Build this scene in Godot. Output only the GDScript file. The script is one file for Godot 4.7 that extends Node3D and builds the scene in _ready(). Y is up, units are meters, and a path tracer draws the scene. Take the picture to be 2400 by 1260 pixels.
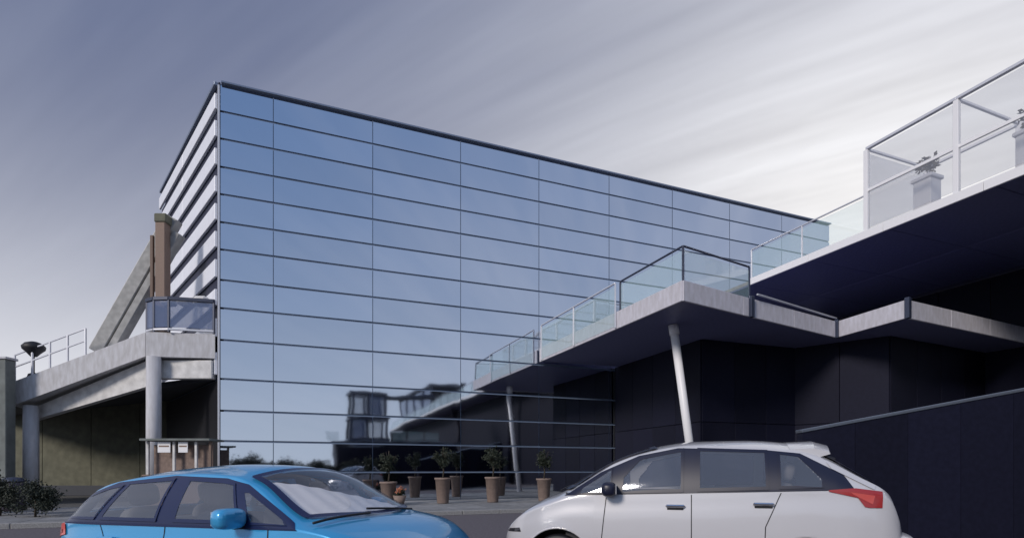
extends Node3D

# ---------------------------------------------------------------- plan of the place (metres, y up)
const EYE_Y := 1.35
var K := Vector2(-10.57, -20.0)          # corner of the glass building (x, z)
var F := Vector2(0.928, -0.372)          # along its mirror facade
var N := Vector2(0.372, 0.928)           # out of that facade
var G := Vector2(-0.668, -0.744)         # along its louvred side
var P := Vector2(7.51, -17.38)           # end of the corner platform's railing
var D := Vector2(10.36, -23.97)          # inner end of the upper deck's edge
const DECK := 9.35                       # underside of the upper deck
var rng := RandomNumberGenerator.new()
var names := {}
var M := {}

# ---------------------------------------------------------------- helpers
func lin(r: float, g: float, b: float) -> Color:
	return Color(r, g, b).linear_to_srgb()

func mat(c: Color, rough := 0.6, metal := 0.0) -> StandardMaterial3D:
	var m := StandardMaterial3D.new()
	m.albedo_color = c
	m.roughness = rough
	m.metallic = metal
	return m

func grain_tex(seed_: int, freq: float, lo: float, hi: float, tint_a := Color.WHITE, tint_b := Color.WHITE, octaves := 4) -> ImageTexture:
	var n := FastNoiseLite.new()
	n.seed = seed_
	n.frequency = freq
	n.fractal_octaves = octaves
	var src := n.get_seamless_image(256, 256)
	var img := Image.create(256, 256, false, Image.FORMAT_RGB8)
	for y in 256:
		for x in 256:
			var t: float = src.get_pixel(x, y).r
			var c := tint_a.lerp(tint_b, t)
			var k := lerpf(lo, hi, t)
			img.set_pixel(x, y, Color(c.r * k, c.g * k, c.b * k))
	return ImageTexture.create_from_image(img)

func bump_tex(seed_: int, freq: float, strength: float) -> ImageTexture:
	var n := FastNoiseLite.new()
	n.seed = seed_
	n.frequency = freq
	n.fractal_octaves = 3
	var img := n.get_seamless_image(256, 256)
	img.convert(Image.FORMAT_RGBA8)
	img.bump_map_to_normal_map(strength)
	return ImageTexture.create_from_image(img)

func worn(m: StandardMaterial3D, tex: Texture2D, size_m: float) -> StandardMaterial3D:
	m.albedo_texture = tex
	m.uv1_triplanar = true
	m.uv1_world_triplanar = true
	m.uv1_scale = Vector3.ONE / size_m
	return m

func numbered(called: String) -> String:
	if not names.has(called):
		names[called] = 0
		return called
	names[called] += 1
	return "%s_%03d" % [called, names[called]]

func tag(o: Node, label: String, category: String, group := "") -> void:
	o.set_meta("label", label)
	o.set_meta("category", category)
	if group != "":
		o.set_meta("group", group)

func thing(called: String, label: String, category: String, at := Vector3.ZERO, turn := 0.0, group := "") -> Node3D:
	var o := Node3D.new()
	o.name = numbered(called)
	add_child(o)
	o.position = at
	o.rotation.y = turn
	tag(o, label, category, group)
	o.set_meta("kind", "thing")
	return o

func part(parent: Node, called: String, mesh: Mesh, m: Material, at := Vector3.ZERO, turn := Vector3.ZERO) -> MeshInstance3D:
	var o := MeshInstance3D.new()
	o.mesh = mesh
	o.material_override = m
	o.name = called if parent != self else numbered(called)
	parent.add_child(o, true)
	o.position = at
	o.rotation = turn
	return o

func quad(st: SurfaceTool, a: Vector3, b: Vector3, c: Vector3, d: Vector3) -> void:
	for v in [a, b, c, a, c, d]:
		st.add_vertex(v)

func begin(smooth := false) -> SurfaceTool:
	var st := SurfaceTool.new()
	st.begin(Mesh.PRIMITIVE_TRIANGLES)
	st.set_smooth_group(0 if smooth else -1)
	return st

func done(st: SurfaceTool) -> ArrayMesh:
	st.generate_normals()
	return st.commit()

# box with chamfered edges, centred on the origin
func cbox(s: Vector3, c := 0.01) -> ArrayMesh:
	var st := begin()
	add_cbox(st, Vector3.ZERO, s, c)
	return done(st)

func slab_mesh(s: Vector3) -> BoxMesh:
	var b := BoxMesh.new()
	b.size = s
	return b

func add_cbox(st: SurfaceTool, at: Vector3, s: Vector3, c := 0.01) -> void:
	var h := s * 0.5
	c = minf(c, minf(h.x, minf(h.y, h.z)) * 0.8)
	var v := func(sx: int, sy: int, sz: int, axis: int) -> Vector3:
		var p := Vector3(sx * (h.x - c), sy * (h.y - c), sz * (h.z - c))
		p[axis] = [sx, sy, sz][axis] * h[axis]
		return at + p
	for axis in 3:
		var u := (axis + 1) % 3
		var w := (axis + 2) % 3
		for s0 in [-1, 1]:
			var pts := []
			for q in [[-1, -1], [1, -1], [1, 1], [-1, 1]]:
				var sg := [0, 0, 0]
				sg[axis] = s0
				sg[u] = q[0]
				sg[w] = q[1]
				pts.append(v.call(sg[0], sg[1], sg[2], axis))
			if s0 > 0:
				quad(st, pts[3], pts[2], pts[1], pts[0])
			else:
				quad(st, pts[0], pts[1], pts[2], pts[3])
	for axis in 3:                       # edges that run along this axis
		var u := (axis + 1) % 3
		var w := (axis + 2) % 3
		for su in [-1, 1]:
			for sw in [-1, 1]:
				var e := []
				for sa in [-1, 1]:
					var sg := [0, 0, 0]
					sg[axis] = sa
					sg[u] = su
					sg[w] = sw
					e.append(v.call(sg[0], sg[1], sg[2], u))
					e.append(v.call(sg[0], sg[1], sg[2], w))
				if su * sw > 0:
					quad(st, e[0], e[1], e[3], e[2])
				else:
					quad(st, e[2], e[3], e[1], e[0])
	for sx in [-1, 1]:
		for sy in [-1, 1]:
			for sz in [-1, 1]:
				var a: Vector3 = v.call(sx, sy, sz, 0)
				var b: Vector3 = v.call(sx, sy, sz, 1)
				var d: Vector3 = v.call(sx, sy, sz, 2)
				if sx * sy * sz > 0:
					st.add_vertex(a); st.add_vertex(d); st.add_vertex(b)
				else:
					st.add_vertex(a); st.add_vertex(b); st.add_vertex(d)

# pillow-like rounded box
func pillow(s: Vector3, e := 0.45) -> ArrayMesh:
	var st := begin(true)
	var f := func(v: float) -> float: return signf(v) * pow(absf(v), e)
	var nu := 20
	var nv := 12
	var g := []
	for i in nu + 1:
		var a := TAU * i / nu
		var row := []
		for j in nv + 1:
			var b := PI * (j / float(nv) - 0.5)
			row.append(Vector3(f.call(cos(a)) * f.call(cos(b)) * s.x, f.call(sin(b)) * s.y, f.call(sin(a)) * f.call(cos(b)) * s.z) * 0.5)
		g.append(row)
	for i in nu:
		for j in nv:
			quad(st, g[i][j], g[i][j + 1], g[i + 1][j + 1], g[i + 1][j])
	return done(st)

# hexahedron: four bottom corners (counter-clockwise from above) and four top ones
func add_hexa(st: SurfaceTool, b: Array, t: Array) -> void:
	quad(st, t[0], t[3], t[2], t[1])
	quad(st, b[0], b[1], b[2], b[3])
	for i in 4:
		var j := (i + 1) % 4
		quad(st, b[i], t[i], t[j], b[j])

# upright prism over a plan polygon of (x, z)
func prism(poly: PackedVector2Array, y0: float, y1: float) -> ArrayMesh:
	var st := begin()
	add_prism(st, poly, y0, y1)
	return done(st)

func add_prism(st: SurfaceTool, poly: PackedVector2Array, y0: float, y1: float) -> void:
	var area := 0.0
	var n := poly.size()
	for i in n:
		var a := poly[i]
		var b := poly[(i + 1) % n]
		area += a.x * b.y - b.x * a.y
	if area < 0:
		poly = poly.duplicate()
		poly.reverse()
	var tri := Geometry2D.triangulate_polygon(poly)
	for i in range(0, tri.size(), 3):
		var a := poly[tri[i]]
		var b := poly[tri[i + 1]]
		var c := poly[tri[i + 2]]
		if (b - a).cross(c - a) < 0:
			var k := b
			b = c
			c = k
		for q in [a, b, c]:
			st.add_vertex(Vector3(q.x, y1, q.y))
		for q in [a, c, b]:
			st.add_vertex(Vector3(q.x, y0, q.y))
	for i in n:
		var a := poly[i]
		var b := poly[(i + 1) % n]
		quad(st, Vector3(a.x, y0, a.y), Vector3(b.x, y0, b.y), Vector3(b.x, y1, b.y), Vector3(a.x, y1, a.y))

# round bar through points
func add_tube(st: SurfaceTool, pts: Array, r: float, sides := 8, r_end := -1.0) -> void:
	var rings := []
	for i in pts.size():
		var a: Vector3 = pts[maxi(i - 1, 0)]
		var b: Vector3 = pts[mini(i + 1, pts.size() - 1)]
		var d := (b - a).normalized()
		var u := d.cross(Vector3.UP if absf(d.y) < 0.9 else Vector3.RIGHT).normalized()
		var w := d.cross(u)
		var k := r if r_end < 0 else lerpf(r, r_end, float(i) / (pts.size() - 1))
		var ring := []
		for s in sides:
			var an := TAU * s / sides
			ring.append(pts[i] + (u * cos(an) + w * sin(an)) * k)
		rings.append(ring)
	for i in rings.size() - 1:
		for s in sides:
			var s2 := (s + 1) % sides
			quad(st, rings[i][s], rings[i][s2], rings[i + 1][s2], rings[i + 1][s])
	for e in [0, rings.size() - 1]:
		for s in range(1, sides - 1):
			var tri := [rings[e][0], rings[e][s], rings[e][s + 1]]
			if e == 0:
				tri.reverse()
			for q in tri:
				st.add_vertex(q)

func tube(pts: Array, r: float, sides := 8, r_end := -1.0) -> ArrayMesh:
	var st := begin(true)
	add_tube(st, pts, r, sides, r_end)
	return done(st)

# turned profile [(radius, height)...] about the y axis
func lathe(prof: Array, sides := 20) -> ArrayMesh:
	var st := begin(true)
	for i in prof.size() - 1:
		for s in sides:
			var a := TAU * s / sides
			var b := TAU * (s + 1) / sides
			var p: Vector2 = prof[i]
			var q: Vector2 = prof[i + 1]
			quad(st, Vector3(p.x * cos(a), p.y, p.x * sin(a)), Vector3(p.x * cos(b), p.y, p.x * sin(b)), Vector3(q.x * cos(b), q.y, q.x * sin(b)), Vector3(q.x * cos(a), q.y, q.x * sin(a)))
	return done(st)

func xz(p: Vector2, y: float) -> Vector3:
	return Vector3(p.x, y, p.y)

# turn about y that lays local +x along plan direction d
func turn_of(d: Vector2) -> float:
	return atan2(-d.y, d.x)

# flat upright panel of width w and height h standing from a towards b
func beam_between(parent: Node, called: String, a: Vector3, b: Vector3, h: float, w: float, m: Material, c := 0.008) -> MeshInstance3D:
	var d := b - a
	var flat := Vector2(d.x, d.z)
	var o := part(parent, called, cbox(Vector3(d.length(), h, w), c), m, (a + b) * 0.5)
	o.rotation = Vector3(0, turn_of(flat), atan2(d.y, flat.length()))
	return o

# leaves scattered through an ellipsoid with clumps and gaps
func foliage(seed_: int, n: int, size: Vector3, leaf: float, clumps := 14) -> ArrayMesh:
	var r := RandomNumberGenerator.new()
	r.seed = seed_
	var st := begin()
	var centres := []
	for i in clumps:
		var d := Vector3(r.randfn(), r.randfn(), r.randfn()).normalized() * pow(r.randf(), 0.4)
		centres.append(d * 0.78)
	for i in n:
		var c: Vector3 = centres[r.randi() % clumps]
		var p := (c + Vector3(r.randfn(), r.randfn(), r.randfn()) * 0.16) * size
		var u := Vector3(r.randfn(), r.randfn(), r.randfn()).normalized()
		var w := u.cross(Vector3(r.randfn(), r.randfn(), r.randfn()).normalized()).normalized()
		var l := leaf * r.randf_range(0.6, 1.3)
		var tip := p + u * l
		var mid := p + u * l * 0.5 + u.cross(w) * l * 0.12
		st.add_vertex(p); st.add_vertex(mid + w * l * 0.28); st.add_vertex(tip)
		st.add_vertex(p); st.add_vertex(tip); st.add_vertex(mid - w * l * 0.28)
	return done(st)

# ---------------------------------------------------------------- sky
func make_sky() -> PanoramaSkyMaterial:
	var w := 2048
	var h := 1024
	var img := Image.create(w, h, false, Image.FORMAT_RGBF)
	var n1 := FastNoiseLite.new()
	n1.seed = 5
	n1.frequency = 0.5
	n1.fractal_octaves = 4
	var n2 := FastNoiseLite.new()
	n2.seed = 11
	n2.frequency = 0.35
	n2.fractal_octaves = 3
	var broad_warp := FastNoiseLite.new()
	broad_warp.seed = 23
	broad_warp.frequency = 0.6
	var ga := deg_to_rad(34.0)
	var ge := deg_to_rad(16.5)
	var glow := Vector3(sin(ga) * cos(ge), sin(ge), -cos(ga) * cos(ge))
	var sa := deg_to_rad(-58.0)           # the streaks run towards here
	var sd := Vector2(sin(sa), -cos(sa))
	var sp := Vector2(-sd.y, sd.x)
	var clear := Vector3(0.135, 0.245, 0.48)
	var veil := Vector3(0.070, 0.105, 0.232)
	var low_front := Vector3(0.97, 0.97, 1.0)
	var low_back := Vector3(0.58, 0.65, 0.76)
	var ground := Vector3(0.16, 0.16, 0.165)
	for y in h:
		var el := (0.5 - (y + 0.5) / h) * PI
		if el < -0.03:
			for x in w:
				img.set_pixel(x, y, Color(ground.x, ground.y, ground.z))
			continue
		var ce := cos(el)
		var hz := exp(-pow(maxf(el, 0.0) / deg_to_rad(17.5), 1.45))
		for x in w:
			var az := (x + 0.5) / w * TAU
			var d := Vector3(sin(az) * ce, sin(el), -cos(az) * ce)
			var front := smoothstep(-0.55, 0.55, cos(az - 0.15))
			var c := clear.lerp(veil, front)
			c = c.lerp(low_back.lerp(low_front, front), hz * 0.97)
			var q := Vector2(d.x, d.z) / (maxf(d.y, 0.0) + 0.12)
			var s := Vector2(q.dot(sd) * 0.5, q.dot(sp) * 4.2)
			var streak := n1.get_noise_2d(s.x * 1.6 + 3.0, s.y * 1.6) + 0.35 * n1.get_noise_2d(s.x * 6.0, s.y * 6.5 + 9.0)
			var wisp := n1.get_noise_2d(s.x * 5.0 + broad_warp.get_noise_2d(q.x * 2.0, q.y * 2.0) * 2.0, s.y * 9.0) + 0.6 * n1.get_noise_2d(s.x * 11.0, s.y * 19.0 + 2.0)
			var broad := n2.get_noise_2d(q.x * 0.8, q.y * 0.8 + 4.0)
			var bank := 0.60 * smoothstep(0.2, 0.95, sin(az)) + 0.55 * smoothstep(0.72, 1.0, -sin(az))
			c = c.lerp(Vector3(0.62, 0.635, 0.74), bank * clampf(0.85 + 0.5 * broad + 0.35 * streak, 0.0, 1.3))
			var ang := rad_to_deg(acos(clampf(d.dot(glow), -1.0, 1.0)))
			var g := exp(-pow(ang / 28.5, 1.7))
			g *= 1.0 - 0.28 * smoothstep(0.38, 0.64, d.y)
			c = c.lerp(Vector3(1.02, 1.0, 0.99), clampf(g * (1.0 + 0.18 * broad + 0.13 * streak), 0.0, 1.0))
			var cl := clampf(0.30 + streak * 0.6 + broad * 0.7, 0.0, 1.0) * (0.08 + 0.34 * g)
			c = c.lerp(Vector3(0.75, 0.78, 0.87), cl)
			c *= 1.0 + (0.055 * streak + 0.085 * wisp) * (1.0 - hz) * (0.22 + g)
			img.set_pixel(x, y, Color(c.x, c.y, c.z))
	var m := PanoramaSkyMaterial.new()
	m.panorama = ImageTexture.create_from_image(img)
	return m

func _ready() -> void:
	rng.seed = 20
	# camera: level, with the lens shifted up
	var cam := Camera3D.new()
	cam.name = "camera"
	add_child(cam)
	cam.position = Vector3(0, EYE_Y, 0)
	cam.projection = Camera3D.PROJECTION_FRUSTUM
	cam.near = 0.1
	cam.far = 900.0
	cam.size = 0.1 * 1260.0 / 1296.0
	cam.frustum_offset = Vector2(0, 0.1 * 471.0 / 1296.0)
	cam.current = true
	# sky and exposure
	var env := Environment.new()
	env.background_mode = Environment.BG_SKY
	var sky := Sky.new()
	sky.sky_material = make_sky()
	env.sky = sky
	env.tonemap_mode = Environment.TONE_MAPPER_LINEAR
	env.tonemap_exposure = 1.0
	env.sdfgi_enabled = true
	env.ssao_enabled = true
	env.ssil_enabled = true
	var we := WorldEnvironment.new()
	we.name = "environment"
	we.environment = env
	add_child(we)
	# sun, veiled, behind and left of the camera
	var sun := DirectionalLight3D.new()
	sun.name = "sun"
	add_child(sun)
	sun.light_energy = 0.75
	sun.light_angular_distance = 14.0
	sun.light_color = Color(1.0, 0.96, 0.92)
	sun.shadow_enabled = true
	sun.look_at_from_position(Vector3(-0.52, 0.46, 0.72) * 50.0, Vector3.ZERO)
	print("sky done")
	materials()
	setting()
	glass_building()
	raised_terrace()
	west_side()
	cars()
	small_things()

# ---------------------------------------------------------------- materials
func materials() -> void:
	var mottled := grain_tex(3, 0.02, 0.80, 1.0)
	var gritty := grain_tex(4, 0.12, 0.70, 1.0)
	var fine := grain_tex(8, 0.06, 0.86, 1.0)
	var streaky := grain_tex(14, 0.03, 0.83, 1.0, Color(1, 1, 1), Color(0.97, 0.98, 1.0), 5)
	M.asphalt = worn(mat(lin(0.15, 0.135, 0.155), 0.9), gritty, 2.3)
	M.soil = worn(mat(lin(0.10, 0.08, 0.06), 0.95), gritty, 1.1)
	M.paving = []
	for k in 3:
		M.paving.append(worn(mat(lin(0.27, 0.275, 0.285) * [1.0, 0.95, 1.05][k], 0.85), mottled, 1.7 + k * 0.4))
	M.joint = mat(lin(0.10, 0.10, 0.10), 0.95)
	M.kerb = worn(mat(lin(0.36, 0.36, 0.36), 0.85), gritty, 1.3)
	M.mirror = []
	for k in 3:
		var m := mat(lin(0.635, 0.675, 0.735) * [1.0, 0.985, 1.015][k], 0.035, 1.0)
		m.normal_enabled = true
		m.normal_texture = bump_tex(30 + k, 0.006, 3.0)
		m.normal_scale = 0.05
		m.uv1_triplanar = true
		m.uv1_world_triplanar = true
		m.uv1_scale = Vector3.ONE / 5.0
		M.mirror.append(m)
	M.facade_back = mat(lin(0.15, 0.20, 0.29), 0.7)
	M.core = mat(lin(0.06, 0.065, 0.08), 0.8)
	M.coping = mat(lin(0.20, 0.24, 0.32), 0.4, 0.5)
	M.white_panel = worn(mat(lin(0.84, 0.86, 0.93), 0.35), grain_tex(19, 0.03, 0.95, 1.0), 3.0)
	M.navy_gap = mat(lin(0.014, 0.017, 0.045), 0.6)
	M.fascia = worn(mat(lin(0.66, 0.64, 0.69), 0.75), streaky, 2.6)
	M.fascia.uv1_scale = Vector3(0.7, 0.25, 0.7)
	M.soffit = worn(mat(lin(0.15, 0.158, 0.30), 0.45), fine, 2.0)
	M.dark_panel = []
	for k in 3:
		M.dark_panel.append(worn(mat(lin(0.011, 0.012, 0.027) * [1.0, 0.93, 1.07][k], 0.6), fine, 2.0))
		M.dark_panel[k].metallic_specular = 0.25
	M.plant_leaf = mat(lin(0.13, 0.11, 0.06), 0.7)
	M.soffit_tones = []
	for k in 3:
		M.soffit_tones.append(worn(mat(lin(0.15, 0.158, 0.30) * [1.0, 0.93, 1.07][k], 0.45), fine, 2.0))
	M.deck = worn(mat(lin(0.35, 0.34, 0.33), 0.8), mottled, 1.5)
	var gl := mat(Color(0.78, 0.90, 0.90, 0.16), 0.02)
	gl.transparency = BaseMaterial3D.TRANSPARENCY_ALPHA
	M.glass = gl
	var gl2 := mat(Color(0.42, 0.48, 0.62, 0.52), 0.04)
	gl2.transparency = BaseMaterial3D.TRANSPARENCY_ALPHA
	M.blue_glass = gl2
	var gl3 := mat(Color(0.62, 0.64, 0.70, 0.20), 0.03)
	gl3.transparency = BaseMaterial3D.TRANSPARENCY_ALPHA
	M.grey_glass = gl3
	M.steel = mat(lin(0.22, 0.25, 0.30), 0.35, 0.7)
	M.dark_steel = mat(lin(0.04, 0.05, 0.085), 0.45, 0.3)
	M.pale_steel = mat(lin(0.62, 0.63, 0.68), 0.35, 0.3)
	M.white_paint = mat(lin(0.80, 0.80, 0.82), 0.4)
	M.concrete = worn(mat(lin(0.64, 0.63, 0.64), 0.8), streaky, 2.2)
	M.concrete.uv1_scale = Vector3(0.75, 0.22, 0.75)
	M.stair_grey = worn(mat(lin(0.42, 0.42, 0.41), 0.8), mottled, 1.9)
	M.beam_white = worn(mat(lin(0.80, 0.79, 0.78), 0.7), mottled, 2.4)
	M.green_wall = worn(mat(lin(0.165, 0.165, 0.12), 0.85), mottled, 3.0)
	M.grey_wall = worn(mat(lin(0.20, 0.22, 0.21), 0.85), mottled, 3.2)
	M.black = mat(lin(0.008, 0.008, 0.012), 0.55)
	M.brown = worn(mat(lin(0.27, 0.19, 0.15), 0.7), fine, 0.8)
	M.timber = worn(mat(lin(0.20, 0.14, 0.11), 0.75), fine, 0.5)
	M.leaf = mat(lin(0.020, 0.028, 0.016), 0.65)
	M.leaf.backlight = Color(0.05, 0.08, 0.02)
	M.leaf_dark = mat(lin(0.022, 0.030, 0.020), 0.65)
	M.bark = mat(lin(0.05, 0.04, 0.03), 0.9)
	M.pot = worn(mat(lin(0.27, 0.20, 0.17), 0.8), mottled, 0.9)

# ---------------------------------------------------------------- ground
func setting() -> void:
	var pm := PlaneMesh.new()
	pm.size = Vector2(700, 700)
	var g := part(self, "ground", pm, M.asphalt)
	g.set_meta("kind", "structure")
	# raised pavement from the facade to its kerb
	var pave := Node3D.new()
	pave.name = "pavement"
	add_child(pave)
	pave.set_meta("kind", "structure")
	var reach := 6.3
	var a := K + N * reach - F * 16.0
	var b := K + N * reach + F * 46.0
	part(pave, "bed", prism(PackedVector2Array([a, b, b - N * 40.0, a - N * 40.0]), 0.004, 0.10), M.joint)
	var tile := cbox(Vector3(1.19, 0.05, 1.04), 0.008)
	for i in range(-10, 20):
		for j in 6:
			var p := K + F * (i * 1.2 + 0.6) + N * (0.05 + j * 1.05 + 0.52)
			part(pave, "paving_slab", tile, M.paving[(i * 7 + j * 5 + (i * j) % 3 + 90) % 3], xz(p, 0.088 + rng.randf_range(-0.002, 0.002)), Vector3(0, turn_of(F), 0))
	var kerb := cbox(Vector3(1.19, 0.14, 0.16), 0.015)
	for i in range(-10, 22):
		var p := K + F * (i * 1.2 + 0.6) + N * (reach + 0.09)
		part(pave, "kerb_stone", kerb, M.kerb, xz(p, 0.06), Vector3(0, turn_of(F), 0))

# ---------------------------------------------------------------- glass building
func glass_building() -> void:
	var t := thing("glass_building", "tall office block clad in blue mirror glass with striped white side", "building", xz(K, 0))
	var rows := [0.10, 1.27, 2.40, 3.50, 4.65, 6.06, 7.21, 8.23, 9.33, 10.32, 11.33, 12.32, 13.34, 14.33, 15.30]
	var cols := [0.0, 1.77]
	while cols[-1] < 29.0:
		cols.append(cols[-1] + 3.64)
	var length: float = cols[-1]
	# core, a little behind the glass
	var o := Vector2.ZERO
	var r := F * length
	var l := G * 10.6
	var inset := 0.045
	var e := Vector2(0.744, -0.668)      # inwards from the louvred side
	var core := PackedVector2Array([o - N * inset + F * 0.12, r - N * inset - F * 0.05, r - N * 13.0, l - N * 6.0 + F * 4.0, l + e * 0.12, o + e * 0.12 - N * 0.05 + G * 0.1])
	part(t, "core", prism(core, 0.10, 15.24), M.facade_back)
	# glass panels, one by one
	var turn := turn_of(F)
	for i in cols.size() - 1:
		var w: float = cols[i + 1] - cols[i]
		for j in rows.size() - 1:
			var h: float = rows[j + 1] - rows[j]
			var p: Vector2 = F * (cols[i] + w * 0.5) - N * 0.02
			part(t, "glass_panel", slab_mesh(Vector3(w - 0.026, h - 0.075, 0.03)), M.mirror[(i * 5 + j * 3 + i * j) % 3], Vector3(p.x, rows[j] + h * 0.5, p.y), Vector3(rng.randf_range(-0.003, 0.003), turn + rng.randf_range(-0.003, 0.003), 0))
	# roof edge
	beam_between(t, "roof_coping", Vector3(0.05, 15.33, 0), xz(r, 15.33), 0.07, 0.26, M.coping)
	beam_between(t, "roof_coping", Vector3(-0.10, 15.335, -0.05), xz(l, 15.335), 0.12, 0.26, M.coping)
	# bright corner trim
	part(t, "corner_trim", cbox(Vector3(0.07, 15.1, 0.10), 0.01), M.pale_steel, Vector3(-0.055, 7.72, -0.02), Vector3(0, turn, 0))
	# striped side: white panels standing out from a dark wall
	var out := -e
	for j in range(4, rows.size() - 1):
		var h: float = rows[j + 1] - rows[j]
		var seg := 5.25
		for s in 2:
			var p := G * (0.12 + seg * (s + 0.5)) + out * 0.10
			part(t, "side_panel", cbox(Vector3(seg - 0.02, h * 0.57, 0.09), 0.01), M.white_panel, Vector3(p.x, rows[j] + h * 0.40, p.y), Vector3(0, turn_of(G), 0))
		var q := G * 5.3 + out * 0.002
		part(t, "dark_band", cbox(Vector3(10.5, h * 0.41, 0.06), 0.005), M.navy_gap, Vector3(q.x, rows[j] + h * 0.895, q.y), Vector3(0, turn_of(G), 0))
	var q2 := G * 5.3 + out * 0.004
	part(t, "ground_floor_wall", cbox(Vector3(10.5, 4.5, 0.08), 0.01), M.black, Vector3(q2.x, 2.36, q2.y), Vector3(0, turn_of(G), 0))

# ---------------------------------------------------------------- glass railings
func railing(label: String, pts: Array, height: float, base_y: float, spacing: float, rail_m: Material, post_m: Material, pane_m: Material, start_post := true, foot := 0.0) -> Node3D:
	var t := thing("glass_railing", label, "railing", xz(pts[0], base_y), 0.0)
	var org: Vector2 = pts[0]
	for k in pts.size() - 1:
		var a: Vector2 = pts[k] - org
		var b: Vector2 = pts[k + 1] - org
		var n := maxi(1, int(round((b - a).length() / spacing)))
		var d := (b - a).normalized()
		for i in n:
			var p0 := a.lerp(b, float(i) / n)
			var p1 := a.lerp(b, float(i + 1) / n)
			beam_between(t, "glass_pane", xz(p0 + d * 0.04, height * 0.5 - 0.02), xz(p1 - d * 0.04, height * 0.5 - 0.02), height - 0.14, 0.014, pane_m, 0.002)
			if i > 0 or k > 0 or start_post:
				part(t, "post", cbox(Vector3(0.05, height + foot, 0.06), 0.006), post_m, xz(p0, (height - foot) * 0.5), Vector3(0, turn_of(d), 0))
		beam_between(t, "top_rail", xz(a + d * 0.0, height + 0.02), xz(b, height + 0.02), 0.045, 0.06, rail_m)
	var last: Vector2 = pts[-1] - org
	part(t, "post", cbox(Vector3(0.05, height + foot, 0.06), 0.006), post_m, xz(last, (height - foot) * 0.5))
	return t

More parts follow.
